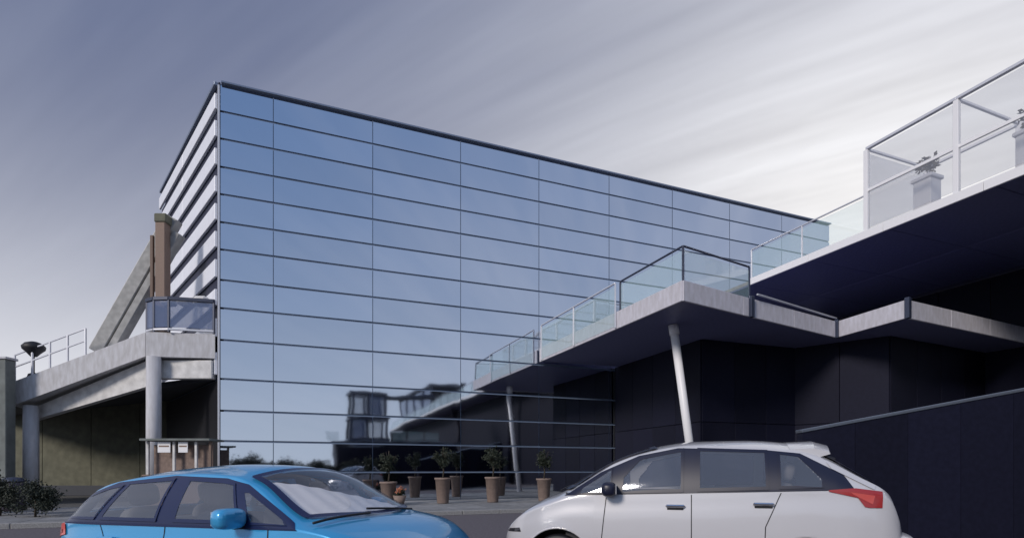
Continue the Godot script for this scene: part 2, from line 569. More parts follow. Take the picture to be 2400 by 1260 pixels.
# ---------------------------------------------------------------- terrace on the right
func raised_terrace() -> void:
	var J := Vector2(1.25, -24.6)
	var C := [J, Vector2(4.85, -15.7), Vector2(11.8, -20.1), Vector2(12.5, -17.5), Vector2(21.6, -22.0), Vector2(23.0, -19.3), Vector2(29.0, -22.5)]
	var t := thing("raised_terrace", "dark underside of the raised terrace with pale zigzag fascia", "terrace", xz(C[1], 0))
	var org: Vector2 = C[1]
	var rel := func(p: Vector2) -> Vector2: return p - org
	# platform slab with zigzag edge, set in behind its fascia
	var slab := PackedVector2Array()
	for p in C:
		slab.append(rel.call(p))
	slab.append(rel.call(K + F * 30.0 + N * 0.06 + Vector2(4, 0)))
	slab.append(rel.call(K + F * 13.0 + N * 0.10))
	var inner := Geometry2D.offset_polygon(slab, -0.06)[0]
	part(t, "platform", prism(inner, 6.17, 6.72), M.soffit)
	for k in C.size() - 1:
		var a: Vector2 = rel.call(C[k])
		var b: Vector2 = rel.call(C[k + 1])
		var d := (b - a).normalized()
		var n := maxi(1, int(round((b - a).length() / 2.4)))
		for i in n:
			beam_between(t, "fascia_panel", xz(a.lerp(b, float(i) / n) + d * 0.006, 6.44), xz(a.lerp(b, float(i + 1) / n) - d * 0.006, 6.44), 0.58, 0.07, M.fascia)
	# brackets on the fascia
	for q in [P, C[2], C[3]]:
		var p: Vector2 = rel.call(q)
		part(t, "bracket", cbox(Vector3(0.16, 0.66, 0.14), 0.01), M.dark_steel, xz(p + Vector2(-0.02, 0.09), 6.45), Vector3(0, 0.5, 0))
	# ledge above the fascia under the deck
	beam_between(t, "ledge", xz(rel.call(P) + Vector2(0.2, 0.02), 6.86), xz(rel.call(C[2]), 6.86), 0.05, 0.06, M.pale_steel)
	# deck: soffit panels, edge and floor
	var far := D + N * 88.0
	var back := D - N * 3.9
	var side := F * 16.0
	var deck := PackedVector2Array([rel.call(back), rel.call(far), rel.call(far + side), rel.call(back + side)])
	part(t, "deck_floor", prism(deck, DECK + 0.074, DECK + 0.22), M.deck)
	var board := cbox(Vector3(2.98, 0.07, 3.98), 0.012)
	for i in range(-1, 12):
		for j in 4:
			var q := D + N * (i * 3.0 + 1.5) + F * (j * 4.0 + 2.0)
			part(t, "soffit_panel", board, M.soffit_tones[(i * 3 + j * 2 + 6) % 3], xz(rel.call(q), DECK + 0.035), Vector3(0, turn_of(N), 0))
	var rest := PackedVector2Array([rel.call(D + N * 36.0), rel.call(far), rel.call(far + side), rel.call(D + N * 36.0 + side)])
	part(t, "deck_soffit", prism(rest, DECK, DECK + 0.07), M.soffit)
	for i in 30:
		var a := D + N * (i * 2.9)
		beam_between(t, "deck_edge", xz(rel.call(a + N * 0.005) - F * 0.03, DECK + 0.15), xz(rel.call(a + N * 2.89) - F * 0.03, DECK + 0.15), 0.28, 0.055, M.white_paint)
	for i in 14:
		var a := D + F * 8.5 + N * (i * 2.0 - 3.5)
		beam_between(t, "upper_wall_panel", xz(rel.call(a + N * 0.01), 8.03), xz(rel.call(a + N * 1.99), 8.03), 2.6, 0.12, M.dark_panel[i % 3])
	# dark walls below the platform
	var walls := [Vector2(4.9, -26.05), Vector2(7.0, -20.4), Vector2(11.2, -21.9), Vector2(13.6, -19.9), Vector2(19.5, -22.8), Vector2(21.0, -19.5), Vector2(30.0, -19.5)]
	for k in walls.size() - 1:
		var a: Vector2 = rel.call(walls[k])
		var b: Vector2 = rel.call(walls[k + 1])
		var n := maxi(1, int(round((b - a).length() / 1.5)))
		for i in n:
			var p0 := a.lerp(b, float(i) / n)
			var p1 := a.lerp(b, float(i + 1) / n)
			var d := (b - a).normalized() * 0.008
			for row in 2:
				beam_between(t, "wall_panel", xz(p0 + d, 1.6 + row * 3.05), xz(p1 - d, 1.6 + row * 3.05), 3.03, 0.10, M.dark_panel[(i * 2 + k + row) % 3])
		beam_between(t, "wall_core", xz(a, 3.13) + Vector3(0.06, 0, -0.15), xz(b, 3.13) + Vector3(0.06, 0, -0.15), 6.05, 0.16, M.black)
	# far wall under the deck, out of view on the right and behind the camera
	beam_between(t, "back_wall", xz(rel.call(D + N * 9.5 + F * 2.6), 4.6), xz(rel.call(D + N * 87.0 + F * 2.6), 4.6), 9.2, 0.3, M.dark_panel[1])
	beam_between(t, "end_wall", xz(rel.call(D + N * 87.4 - F * 0.2), 4.6), xz(rel.call(D + N * 87.4 + F * 15.8), 4.6), 9.2, 0.3, M.dark_panel[0])
	for i in 2:
		var p := D + N * (24.0 + i * 20.0) + F * 1.6
		part(t, "deck_column", lathe([Vector2(0.001, 0), Vector2(0.26, 0), Vector2(0.26, DECK - 0.01), Vector2(0.001, DECK - 0.01)], 18), M.dark_panel[2], xz(rel.call(p), 0.0))
	# the leaning white column
	var col := thing("leaning_column", "slim white steel column leaning under the terrace corner", "column", Vector3(6.2, 0, -18.35))
	part(col, "shaft", tube([Vector3(0, 0.02, 0), Vector3(-0.82, 5.98, 0)], 0.135, 20), M.white_paint)
	part(col, "base_plate", lathe([Vector2(0.001, 0.0), Vector2(0.30, 0.0), Vector2(0.30, 0.04), Vector2(0.001, 0.04)], 20), M.steel)
	part(col, "head", tube([Vector3(-0.80, 5.84, 0), Vector3(-0.845, 6.16, 0)], 0.16, 20), M.white_paint)
	# sloping parapet of a ramp behind the white car
	var rw := thing("ramp_parapet", "long dark ramp parapet with thin grey coping behind the white car", "parapet", Vector3(4.95, 0, -9.5))
	for i in 9:
		var st := begin()
		var x0 := i * 0.9
		var x1 := x0 + 0.892
		var y0 := 1.99 + x0 * 0.187
		var y1 := 1.99 + x1 * 0.187
		add_hexa(st, [Vector3(x0, 0, 0.09), Vector3(x1, 0, 0.09), Vector3(x1, 0, -0.09), Vector3(x0, 0, -0.09)], [Vector3(x0, y0, 0.09), Vector3(x1, y1, 0.09), Vector3(x1, y1, -0.09), Vector3(x0, y0, -0.09)])
		part(rw, "parapet_panel", done(st), M.dark_panel[i % 3])
	beam_between(rw, "coping", Vector3(-0.02, 2.01, 0), Vector3(8.12, 3.53, 0), 0.055, 0.22, M.steel)
	var fc := part(self, "bounce_forecourt", prism(PackedVector2Array([Vector2(5.4, -9.8), Vector2(32, -9.8), Vector2(32, -24), Vector2(9.0, -19.5)]), 0.004, 0.02), M.kerb)  # pale paving added out of view to bounce light up to the soffit
	fc.set_meta("kind", "structure")
	# railings
	var c1: Vector2 = C[1]
	var mid := c1 - (c1 - J).normalized() * 3.3
	railing("clear glass railing with dark rail round the corner platform above the leaning column", [mid + F * 0.08, c1 + F * 0.08 - N * 0.08, P - N * 0.06], 1.0, 6.73, 3.3, M.dark_steel, M.dark_steel, M.glass)
	railing("pale glass railing hung outside the fascia running down towards the mirror facade", [J + (c1 - J) * 0.03 - F * 0.07, mid - F * 0.07 - (c1 - J).normalized() * 0.08], 1.50, 6.18, 3.2, M.pale_steel, M.pale_steel, M.glass)
	var dt := DECK + 0.29
	railing("bright glass railing on the upper terrace edge, left of the tall wind screen", [D + F * 0.05, D + N * 5.10 + F * 0.05], 1.24, dt, 2.55, M.pale_steel, M.pale_steel, M.glass)
	var s := thing("glass_wind_screen", "tall framed glass wind screen on the terrace at the right edge", "wind screen", xz(D + N * 5.16 + F * 0.05, dt))
	for i in 6:
		var a := N * (i * 2.8)
		var b := N * ((i + 1) * 2.8)
		part(s, "post", cbox(Vector3(0.14, 2.80, 0.14), 0.008), M.white_paint, xz(a, 1.40), Vector3(0, turn_of(N), 0))
		beam_between(s, "glass_pane", xz(a + N * 0.07, 2.08), xz(b - N * 0.07, 2.08), 1.28, 0.018, M.grey_glass, 0.002)
		beam_between(s, "glass_pane", xz(a + N * 0.07, 0.72), xz(b - N * 0.07, 0.72), 1.26, 0.018, M.grey_glass, 0.002)
		beam_between(s, "middle_rail", xz(a + N * 0.05, 1.39), xz(b - N * 0.05, 1.39), 0.10, 0.07, M.white_paint)
		beam_between(s, "top_rail", xz(a + N * 0.001, 2.85), xz(b - N * 0.001, 2.85), 0.09, 0.13, M.pale_steel)
	for i in 7:
		var a := N * (i * 2.8) + F * 3.2
		part(s, "back_post", cbox(Vector3(0.14, 2.80, 0.14), 0.008), M.white_paint, xz(a, 1.40), Vector3(0, turn_of(N), 0))
		beam_between(s, "roof_bar", xz(N * (i * 2.8) + F * 0.06, 2.85), xz(a, 2.85), 0.08, 0.08, M.white_paint)
		if i < 6:
			beam_between(s, "back_rail", xz(a + N * 0.08, 2.84), xz(a + N * 2.72, 2.84), 0.09, 0.10, M.white_paint)
			beam_between(s, "back_rail", xz(a + N * 0.08, 1.30), xz(a + N * 2.72, 1.30), 0.10, 0.06, M.white_paint)
			beam_between(s, "back_pane", xz(a + N * 0.08, 0.66), xz(a + N * 2.72, 0.66), 1.14, 0.018, M.grey_glass, 0.002)
	beam_between(s, "end_pane", xz(F * 0.12, 1.40), xz(F * 3.1, 1.40), 2.6, 0.018, M.grey_glass, 0.002)
	railing("glass railing on the terrace edge beyond the wind screen, seen in reflection", [D + N * 22.5 + F * 0.05, D + N * 86.5 + F * 0.05], 1.24, dt, 3.2, M.steel, M.steel, M.glass)
	# glazed pavilion on the terrace, mirrored in the facade
	var at := D + N * 53.0 + F * 0.6
	var pv := thing("glazed_pavilion", "dark framed glass pavilion on the terrace, mirrored in the facade", "pavilion", xz(at, DECK + 0.22), turn_of(N))
	var L := 22.0
	for i in 5:
		for z in [0.0, -4.5]:
			part(pv, "post", cbox(Vector3(0.34, 4.2, 0.34), 0.02), M.dark_steel, Vector3(i * L / 4.0, 2.1, z))
	for i in 4:
		for z in [0.0, -4.5]:
			part(pv, "glass_pane", cbox(Vector3(L / 4.0 - 0.36, 3.9, 0.03), 0.004), M.blue_glass, Vector3((i + 0.5) * L / 4.0, 2.05, z))
	part(pv, "roof", cbox(Vector3(L + 0.8, 0.34, 5.4), 0.03), M.dark_steel, Vector3(L * 0.5, 4.38, -2.25))
	part(pv, "counter", cbox(Vector3(4.0, 1.1, 1.2), 0.02), M.steel, Vector3(L * 0.5, 0.56, -2.4))

	var tw := thing("glazed_lift_house", "small framed glass lift house on a dark block, mirrored in the facade", "lift house", Vector3(13.3, 0, 12.4), turn_of(F))
	part(tw, "block", cbox(Vector3(13.0, 4.3, 5.0), 0.04), M.dark_panel[0], Vector3(3.0, 2.15, 0))
	part(tw, "block_coping", cbox(Vector3(13.2, 0.10, 5.2), 0.02), M.steel, Vector3(3.0, 4.36, 0))
	for i in 4:
		part(tw, "railing_pane", cbox(Vector3(1.5, 0.95, 0.03), 0.004), M.glass, Vector3(-3.4 + i * 0.42 - 0.2, 4.95, -2.3) if i == 0 else Vector3(1.2 + i * 1.7, 4.95, -2.3))
	for x in [-1.6, 0.0, 1.6]:
		for z in [-1.75, 1.75]:
			part(tw, "post", cbox(Vector3(0.26, 4.9, 0.26), 0.02), M.dark_steel, Vector3(x, 6.85, z))
	for y in [4.6, 6.9, 9.3]:
		part(tw, "floor_slab", cbox(Vector3(3.7, 0.3, 3.9), 0.02), M.dark_steel, Vector3(0, y, 0))
	for k in 2:
		for z in [-1.75, 1.75]:
			for x in [-0.8, 0.8]:
				part(tw, "glass_pane", cbox(Vector3(1.32, 1.95, 0.03), 0.004), M.blue_glass if (k + int(x > 0)) % 2 == 0 else M.grey_glass, Vector3(x, 5.75 + k * 2.35, z))
	beam_between(tw, "bridge", Vector3(1.9, 9.2, 0), Vector3(7.3, 9.4, -0.4), 0.3, 1.8, M.dark_steel)

# ---------------------------------------------------------------- terrace, stair and shade on the left
func west_side() -> void:
	# stair landing with descending ramp
	var t := thing("concrete_ramp", "pale concrete ramp descending to the left from the glass corner", "ramp", Vector3(-13.0, 0, -19.6))
	var lp := PackedVector2Array([Vector2(2.27, -0.36), Vector2(0.0, 0.0), Vector2(-1.6, -2.9), Vector2(0.1, -2.8)])
	part(t, "landing", prism(lp, 5.38, 6.25), M.concrete)
	var st := begin()
	var a0 := Vector3(-0.012, 5.38, 0.0)
	var a1 := Vector3(-5.1, 3.68, -0.4)
	var b1 := Vector3(-6.5, 3.68, -3.4)
	var b0 := Vector3(-1.612, 5.38, -2.9)
	var up := Vector3(0, 0.85, 0)
	add_hexa(st, [a1, a0, b0, b1], [a1 + up, a0 + up, b0 + up, b1 + up])
	part(t, "ramp_slab", done(st), M.concrete)
	# white inner beams and the soffit behind
	part(t, "inner_beam", cbox(Vector3(2.3, 0.66, 0.30), 0.015), M.beam_white, Vector3(1.0, 4.98, -0.50))
	st = begin()
	add_hexa(st, [Vector3(-5.14, 3.22, -1.25), Vector3(-0.16, 4.37, -0.35), Vector3(-0.20, 4.37, -0.65), Vector3(-5.14, 3.22, -1.55)], [Vector3(-5.14, 3.66, -1.25), Vector3(-0.16, 5.30, -0.35), Vector3(-0.20, 5.30, -0.65), Vector3(-5.14, 3.66, -1.55)])
	part(t, "inner_beam", done(st), M.beam_white)
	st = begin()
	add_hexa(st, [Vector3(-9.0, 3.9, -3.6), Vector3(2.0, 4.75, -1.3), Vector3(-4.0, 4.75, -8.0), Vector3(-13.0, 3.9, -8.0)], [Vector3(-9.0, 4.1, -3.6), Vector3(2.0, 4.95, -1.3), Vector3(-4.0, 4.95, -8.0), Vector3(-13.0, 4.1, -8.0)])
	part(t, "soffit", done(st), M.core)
	# columns
	for c in [[Vector3(-12.75, 0.1, -19.66), 5.27, "grey concrete column under the corner of the ramp landing"], [Vector3(-17.72, 0.1, -20.35), 3.62, "grey concrete column at the low left end of the ramp"]]:
		var col := thing("concrete_column", c[2], "column", c[0], 0.0, "columns carrying the ramp")
		part(col, "shaft", lathe([Vector2(0.001, 0), Vector2(0.245, 0.0), Vector2(0.235, c[1]), Vector2(0.001, c[1])], 24), M.concrete)
		part(col, "base_ring", lathe([Vector2(0.25, 0), Vector2(0.29, 0.0), Vector2(0.29, 0.06), Vector2(0.25, 0.08)], 24), M.concrete)
	# walls behind
	var bw := thing("back_wall", "dull green rendered wall in the shade below the ramp", "wall", Vector3(-20.5, 0.1, -27.0))
	for i in 6:
		part(bw, "wall_panel", cbox(Vector3(2.36, 4.6, 0.2), 0.012), M.green_wall, Vector3((i - 2.5) * 2.375, 2.3, 0))
	part(bw, "plinth", cbox(Vector3(14.3, 0.5, 0.3), 0.02), M.core, Vector3(0, 0.25, 0.06))
	var gw := thing("end_wall", "grey rendered wall at the far left edge", "wall", Vector3(-20.6, 0.1, -19.4))
	part(gw, "wall", cbox(Vector3(6.0, 5.1, 0.4), 0.02), M.grey_wall, Vector3(0, 2.55, 0))
	part(gw, "coping", cbox(Vector3(6.1, 0.08, 0.5), 0.012), M.concrete, Vector3(0, 5.145, 0))
	# curved balcony on the landing
	var bl := thing("curved_balcony", "curved blue glass balustrade on the landing beside the striped side", "balcony", Vector3(-12.2, 6.25, -19.65))
	var pts := [Vector2(1.42, -0.32), Vector2(0.0, 0.02), Vector2(-0.55, -0.02), Vector2(-0.95, -0.25), Vector2(-1.15, -0.62), Vector2(-1.2, -1.1)]
	for i in pts.size() - 1:
		var d: Vector2 = (pts[i + 1] - pts[i]).normalized()
		beam_between(bl, "glass_pane", xz(pts[i] + d * 0.03, 0.64), xz(pts[i + 1] - d * 0.03, 0.64), 0.94, 0.03, M.blue_glass, 0.004)
		beam_between(bl, "top_rail", xz(pts[i], 1.19), xz(pts[i + 1], 1.19), 0.12, 0.12, M.dark_steel)
		beam_between(bl, "bottom_rail", xz(pts[i], 0.10), xz(pts[i + 1], 0.10), 0.07, 0.09, M.pale_steel)
		part(bl, "post", cbox(Vector3(0.07, 1.25, 0.07), 0.008), M.dark_steel, xz(pts[i], 0.63))
	for q in [[-0.35, 0.30], [0.25, 0.24], [0.85, 0.34]]:
		part(bl, "cushion", cbox(Vector3(0.5, q[1], 0.4), 0.08), M.beam_white, Vector3(q[0], 1.15 + q[1] * 0.3, -0.55))
	# inclined stair flight climbing along the striped side
	var fl := thing("inclined_stair", "steep grey stair flight climbing beside the brown post", "staircase", Vector3(-15.25, 5.6, -20.7))
	var rise := Vector3(2.85, 5.0, 0)
	var nn := Vector3(-rise.y, rise.x, 0).normalized()
	beam_between(fl, "side_panel", nn * 0.30, rise + nn * 0.30, 0.50, 0.40, M.stair_grey, 0.02)
	beam_between(fl, "underside", -nn * 0.16, rise * 0.93 - nn * 0.16, 0.28, 0.40, M.stair_grey, 0.02)
	beam_between(fl, "handrail", nn * 0.66, rise + nn * 0.66, 0.06, 0.06, M.beam_white)
	var bp := thing("brown_post", "brown square post at the top of the inclined stair", "post", Vector3(-12.86, 6.25, -20.35))
	part(bp, "shaft", cbox(Vector3(0.36, 4.15, 0.36), 0.02), M.brown, Vector3(0, 2.08, 0))
	part(bp, "cap", cbox(Vector3(0.44, 0.32, 0.44), 0.03), M.green_wall, Vector3(0.02, 4.3, 0))
	part(bp, "stay", cbox(Vector3(0.11, 3.7, 0.11), 0.01), M.timber, Vector3(-0.36, 1.85, 0.05))
	# railing on the ramp
	var rl := thing("ramp_railing", "thin steel railing along the top of the concrete ramp", "railing", Vector3(-18.05, 4.53, -20.05))
	for i in 5:
		part(rl, "post", cbox(Vector3(0.06, 1.0, 0.06), 0.008), M.pale_steel, Vector3(i * 0.68, 0.5 + i * 0.228, i * 0.05))
	for hgt in [0.98, 0.55]:
		beam_between(rl, "rail", Vector3(0, hgt, 0), Vector3(2.72, hgt + 0.912, 0.20), 0.05, 0.05, M.pale_steel)
	# black lamp
	var lm := thing("ramp_lamp", "black mushroom headed lamp standing on the ramp", "lamp", Vector3(-17.45, 4.70, -20.15))
	part(lm, "pole", tube([Vector3(0, 0, 0), Vector3(0, 0.85, 0)], 0.035, 10), M.black)
	part(lm, "base", lathe([Vector2(0.001, 0), Vector2(0.20, 0.0), Vector2(0.16, 0.14), Vector2(0.04, 0.20)], 16), M.black)
	part(lm, "head", lathe([Vector2(0.001, 0.76), Vector2(0.10, 0.78), Vector2(0.20, 0.90), Vector2(0.34, 1.04), Vector2(0.36, 1.14), Vector2(0.26, 1.26), Vector2(0.10, 1.32), Vector2(0.001, 1.33)], 24), M.black)

# ---------------------------------------------------------------- cars
func hermite(tab: Array, x: float) -> float:
	var n := tab.size()
	if x <= tab[0][0]:
		return tab[0][1]
	if x >= tab[n - 1][0]:
		return tab[n - 1][1]
	var i := 0
	while tab[i + 1][0] < x:
		i += 1
	var x0: float = tab[i][0]
	var x1: float = tab[i + 1][0]
	var y0: float = tab[i][1]
	var y1: float = tab[i + 1][1]
	var s := (y1 - y0) / (x1 - x0)
	var sa := s
	var sb := s
	if i > 0:
		var sp: float = (y0 - tab[i - 1][1]) / (x0 - tab[i - 1][0])
		sa = 0.0 if sp * s <= 0 else 2.0 * sp * s / (sp + s)
	if i < n - 2:
		var sn: float = (tab[i + 2][1] - y1) / (tab[i + 2][0] - x1)
		sb = 0.0 if sn * s <= 0 else 2.0 * sn * s / (sn + s)
	var h := x1 - x0
	var t := (x - x0) / h
	var t2 := t * t
	var t3 := t2 * t
	return y0 * (2 * t3 - 3 * t2 + 1) + sa * h * (t3 - 2 * t2 + t) + y1 * (3 * t2 - 2 * t3) + sb * h * (t3 - t2)

# half-width of the lower body at height y
func flank(c: Dictionary, x: float, y: float) -> float:
	var w := hermite(c.width, x)
	var b := hermite(c.belt, x)
	var k := hermite([[0.15, 0.90], [0.26, 0.965], [0.42, 0.99], [0.62, 1.0], [0.80, 0.99], [0.95, 0.965], [1.4, 0.94]], 0.15 + (y - 0.15) / maxf(b - 0.15, 0.1) * 0.85)
	return w * k

func low_edge(c: Dictionary, x: float) -> float:
	var y := hermite(c.sill, x)
	for ax in c.axles:
		var dx: float = x - ax
		var rr: float = c.arch
		if absf(dx) < rr:
			y = maxf(y, 0.33 + sqrt(rr * rr - dx * dx))
	return y

# side of the cabin between belt and roof rail
func cabin_side(c: Dictionary, x: float, y: float) -> float:
	var b := hermite(c.belt, x)
	var s := maxf(hermite(c.rail, x), b + 0.005)
	var zb := flank(c, x, b)
	var zs := minf(hermite(c.rail_w, x), zb)
	var f := clampf((y - b) / (s - b), -0.3, 1.3)
	var fc := clampf(f, 0.0, 1.0)
	return lerpf(zb, zs, f) + 0.025 * 4.0 * fc * (1.0 - fc) * minf(1.0, (s - b) * 4.0)

func half_ring(c: Dictionary, x: float) -> PackedVector2Array:
	var pts := PackedVector2Array()
	var lo := low_edge(c, x)
	var b := maxf(hermite(c.belt, x), lo + 0.01)
	for i in 12:
		var y := lerpf(lo, b, i / 12.0)
		pts.append(Vector2(flank(c, x, y), y))
	var s := maxf(hermite(c.rail, x), b + 0.005)
	for i in 26:
		var y := lerpf(b, s, i / 26.0)
		pts.append(Vector2(cabin_side(c, x, y), y))
	for i in 23:
		pts.append(crown(c, x, i / 22.0))
	return pts

# from roof rail (t = 0) to the middle of the roof (t = 1)
func crown(c: Dictionary, x: float, t: float) -> Vector2:
	var b := maxf(hermite(c.belt, x), low_edge(c, x) + 0.01)
	var s := maxf(hermite(c.rail, x), b + 0.005)
	var top := maxf(hermite(c.top, x), s + 0.002)
	var zs := cabin_side(c, x, s)
	var u := 1.0 - t
	return Vector2(zs * u, s + (top - s) * (1.0 - pow(u, 2.3)))

func skin(rows: Array, skip = null) -> ArrayMesh:
	var st := begin(true)
	var n: int = rows[0].size()
	for i in rows.size():
		for j in n:
			st.set_uv(Vector2(float(i) / (rows.size() - 1), float(j) / (n - 1)))
			st.add_vertex(rows[i][j])
	for i in rows.size() - 1:
		for j in n - 1:
			var a := i * n + j
			if skip != null and skip.call([rows[i][j], rows[i + 1][j], rows[i + 1][j + 1], rows[i][j + 1]]):
				continue
			for q in [a, a + n, a + n + 1, a, a + n + 1, a + 1]:
				st.add_index(q)
	st.generate_normals()
	return st.commit()

func poly_at(poly: Array, u: float) -> Vector2:
	var total := 0.0
	for i in poly.size() - 1:
		total += poly[i].distance_to(poly[i + 1])
	var want := u * total
	for i in poly.size() - 1:
		var l: float = poly[i].distance_to(poly[i + 1])
		if want <= l or i == poly.size() - 2:
			return poly[i].lerp(poly[i + 1], clampf(want / maxf(l, 1e-6), 0.0, 1.0))
		want -= l
	return poly[-1]

# patch on the cabin or door side between two lines of (x, y), standing off by o; r is its share (u0, v0, u1, v1)
func side_patch(c: Dictionary, lower: Array, upper: Array, o: float, sgn: float, nu := 14, nv := 6, r := [0.0, 0.0, 1.0, 1.0], skip = null) -> ArrayMesh:
	var rows := []
	for i in nu + 1:
		var u := lerpf(r[0], r[2], float(i) / nu)
		var a := poly_at(lower, u)
		var b := poly_at(upper, u)
		var row := []
		for j in nv + 1:
			var p := a.lerp(b, lerpf(r[1], r[3], float(j) / nv))
			var z := cabin_side(c, p.x, p.y) if p.y >= hermite(c.belt, p.x) else flank(c, p.x, p.y)
			row.append(Vector3(p.x, p.y + o * 0.3, (z + o) * sgn))
		rows.append(row)
	if sgn > 0:
		rows.reverse()
	return skin(rows, skip)

# point on the glass across the car: k = side bottom, centre bottom, side top, centre top (x); s up, t across (-1 to 1)
func cross_point(c: Dictionary, k: Array, s: float, t: float, o: float, reach: float) -> Vector3:
	var q := absf(t)
	var x := lerpf(lerpf(k[1], k[3], s), lerpf(k[0], k[2], s), q * q)
	var p := crown(c, x, 1.0 - q * reach)
	return Vector3(x + (o if k[1] > k[3] else -o) * 0.6, p.y + o, p.x * signf(t))

func cross_patch(c: Dictionary, k: Array, o: float, reach: float, r := [0.0, -1.0, 1.0, 1.0], ns := 32, nt := 60) -> ArrayMesh:
	var rows := []
	for i in ns + 1:
		var row := []
		for j in nt + 1:
			row.append(cross_point(c, k, lerpf(r[0], r[2], float(i) / ns), lerpf(r[1], r[3], float(j) / nt), o, reach))
		rows.append(row)
	if k[1] < k[3]:
		rows.reverse()
	return skin(rows)

func cross_outline(c: Dictionary, k: Array, reach: float) -> PackedVector2Array:
	var out := PackedVector2Array()
	var e := 0.97
	for i in 25:
		var p := cross_point(c, k, 0.03, lerpf(-e, e, i / 24.0), 0.0, reach)
		out.append(Vector2(p.x, p.z))
	for i in 25:
		var p := cross_point(c, k, 0.97, lerpf(e, -e, i / 24.0), 0.0, reach)
		out.append(Vector2(p.x, p.z))
	return out

func side_outline(w: Array) -> PackedVector2Array:
	var out := PackedVector2Array()
	for i in 13:
		out.append(poly_at(w[0], i / 12.0))
	for i in 13:
		out.append(poly_at(w[1], 1.0 - i / 12.0))
	return out

func ring_mesh(cx: float, r: float, z: float, w: float, thick: float) -> ArrayMesh:
	var st := begin(true)
	var pts := []
	for i in 25:
		var a := PI * (0.02 + 0.96 * i / 24.0)
		pts.append(Vector3(cx + cos(a) * r, 0.33 + sin(a) * r, z))
	add_tube(st, pts, thick, 6)
	return done(st)

func make_wheel(parent: Node, x: float, z: float, sgn: float, rim_m: Material) -> void:
	var hub := Node3D.new()
	hub.name = "wheel"
	parent.add_child(hub, true)
	hub.position = Vector3(x, 0.325, z)
	hub.rotation = Vector3(PI / 2 * sgn, 0, 0)
	part(hub, "tyre", lathe([Vector2(0.215, -0.09), Vector2(0.30, -0.10), Vector2(0.322, -0.07), Vector2(0.325, 0.0), Vector2(0.322, 0.07), Vector2(0.30, 0.10), Vector2(0.215, 0.09)], 36), M.black)
	var st := begin()
	for k in 5:
		var an := TAU * k / 5
		var d := Vector3(cos(an), 0, sin(an))
		var w := Vector3(-sin(an), 0, cos(an))
		add_hexa(st, [w * 0.035 + Vector3(0, 0.03, 0), d * 0.2 + w * 0.03 + Vector3(0, 0.04, 0), d * 0.2 - w * 0.03 + Vector3(0, 0.04, 0), -w * 0.035 + Vector3(0, 0.03, 0)], [w * 0.03 + Vector3(0, 0.065, 0), d * 0.2 + w * 0.025 + Vector3(0, 0.07, 0), d * 0.2 - w * 0.025 + Vector3(0, 0.07, 0), -w * 0.03 + Vector3(0, 0.065, 0)])
	part(hub, "spokes", done(st), rim_m)
	part(hub, "rim", lathe([Vector2(0.19, -0.07), Vector2(0.20, -0.02), Vector2(0.197, 0.06), Vector2(0.218, 0.085), Vector2(0.222, 0.07)], 36), rim_m)
	part(hub, "hub_cap", lathe([Vector2(0.06, 0.02), Vector2(0.06, 0.07), Vector2(0.001, 0.08)], 20), rim_m)

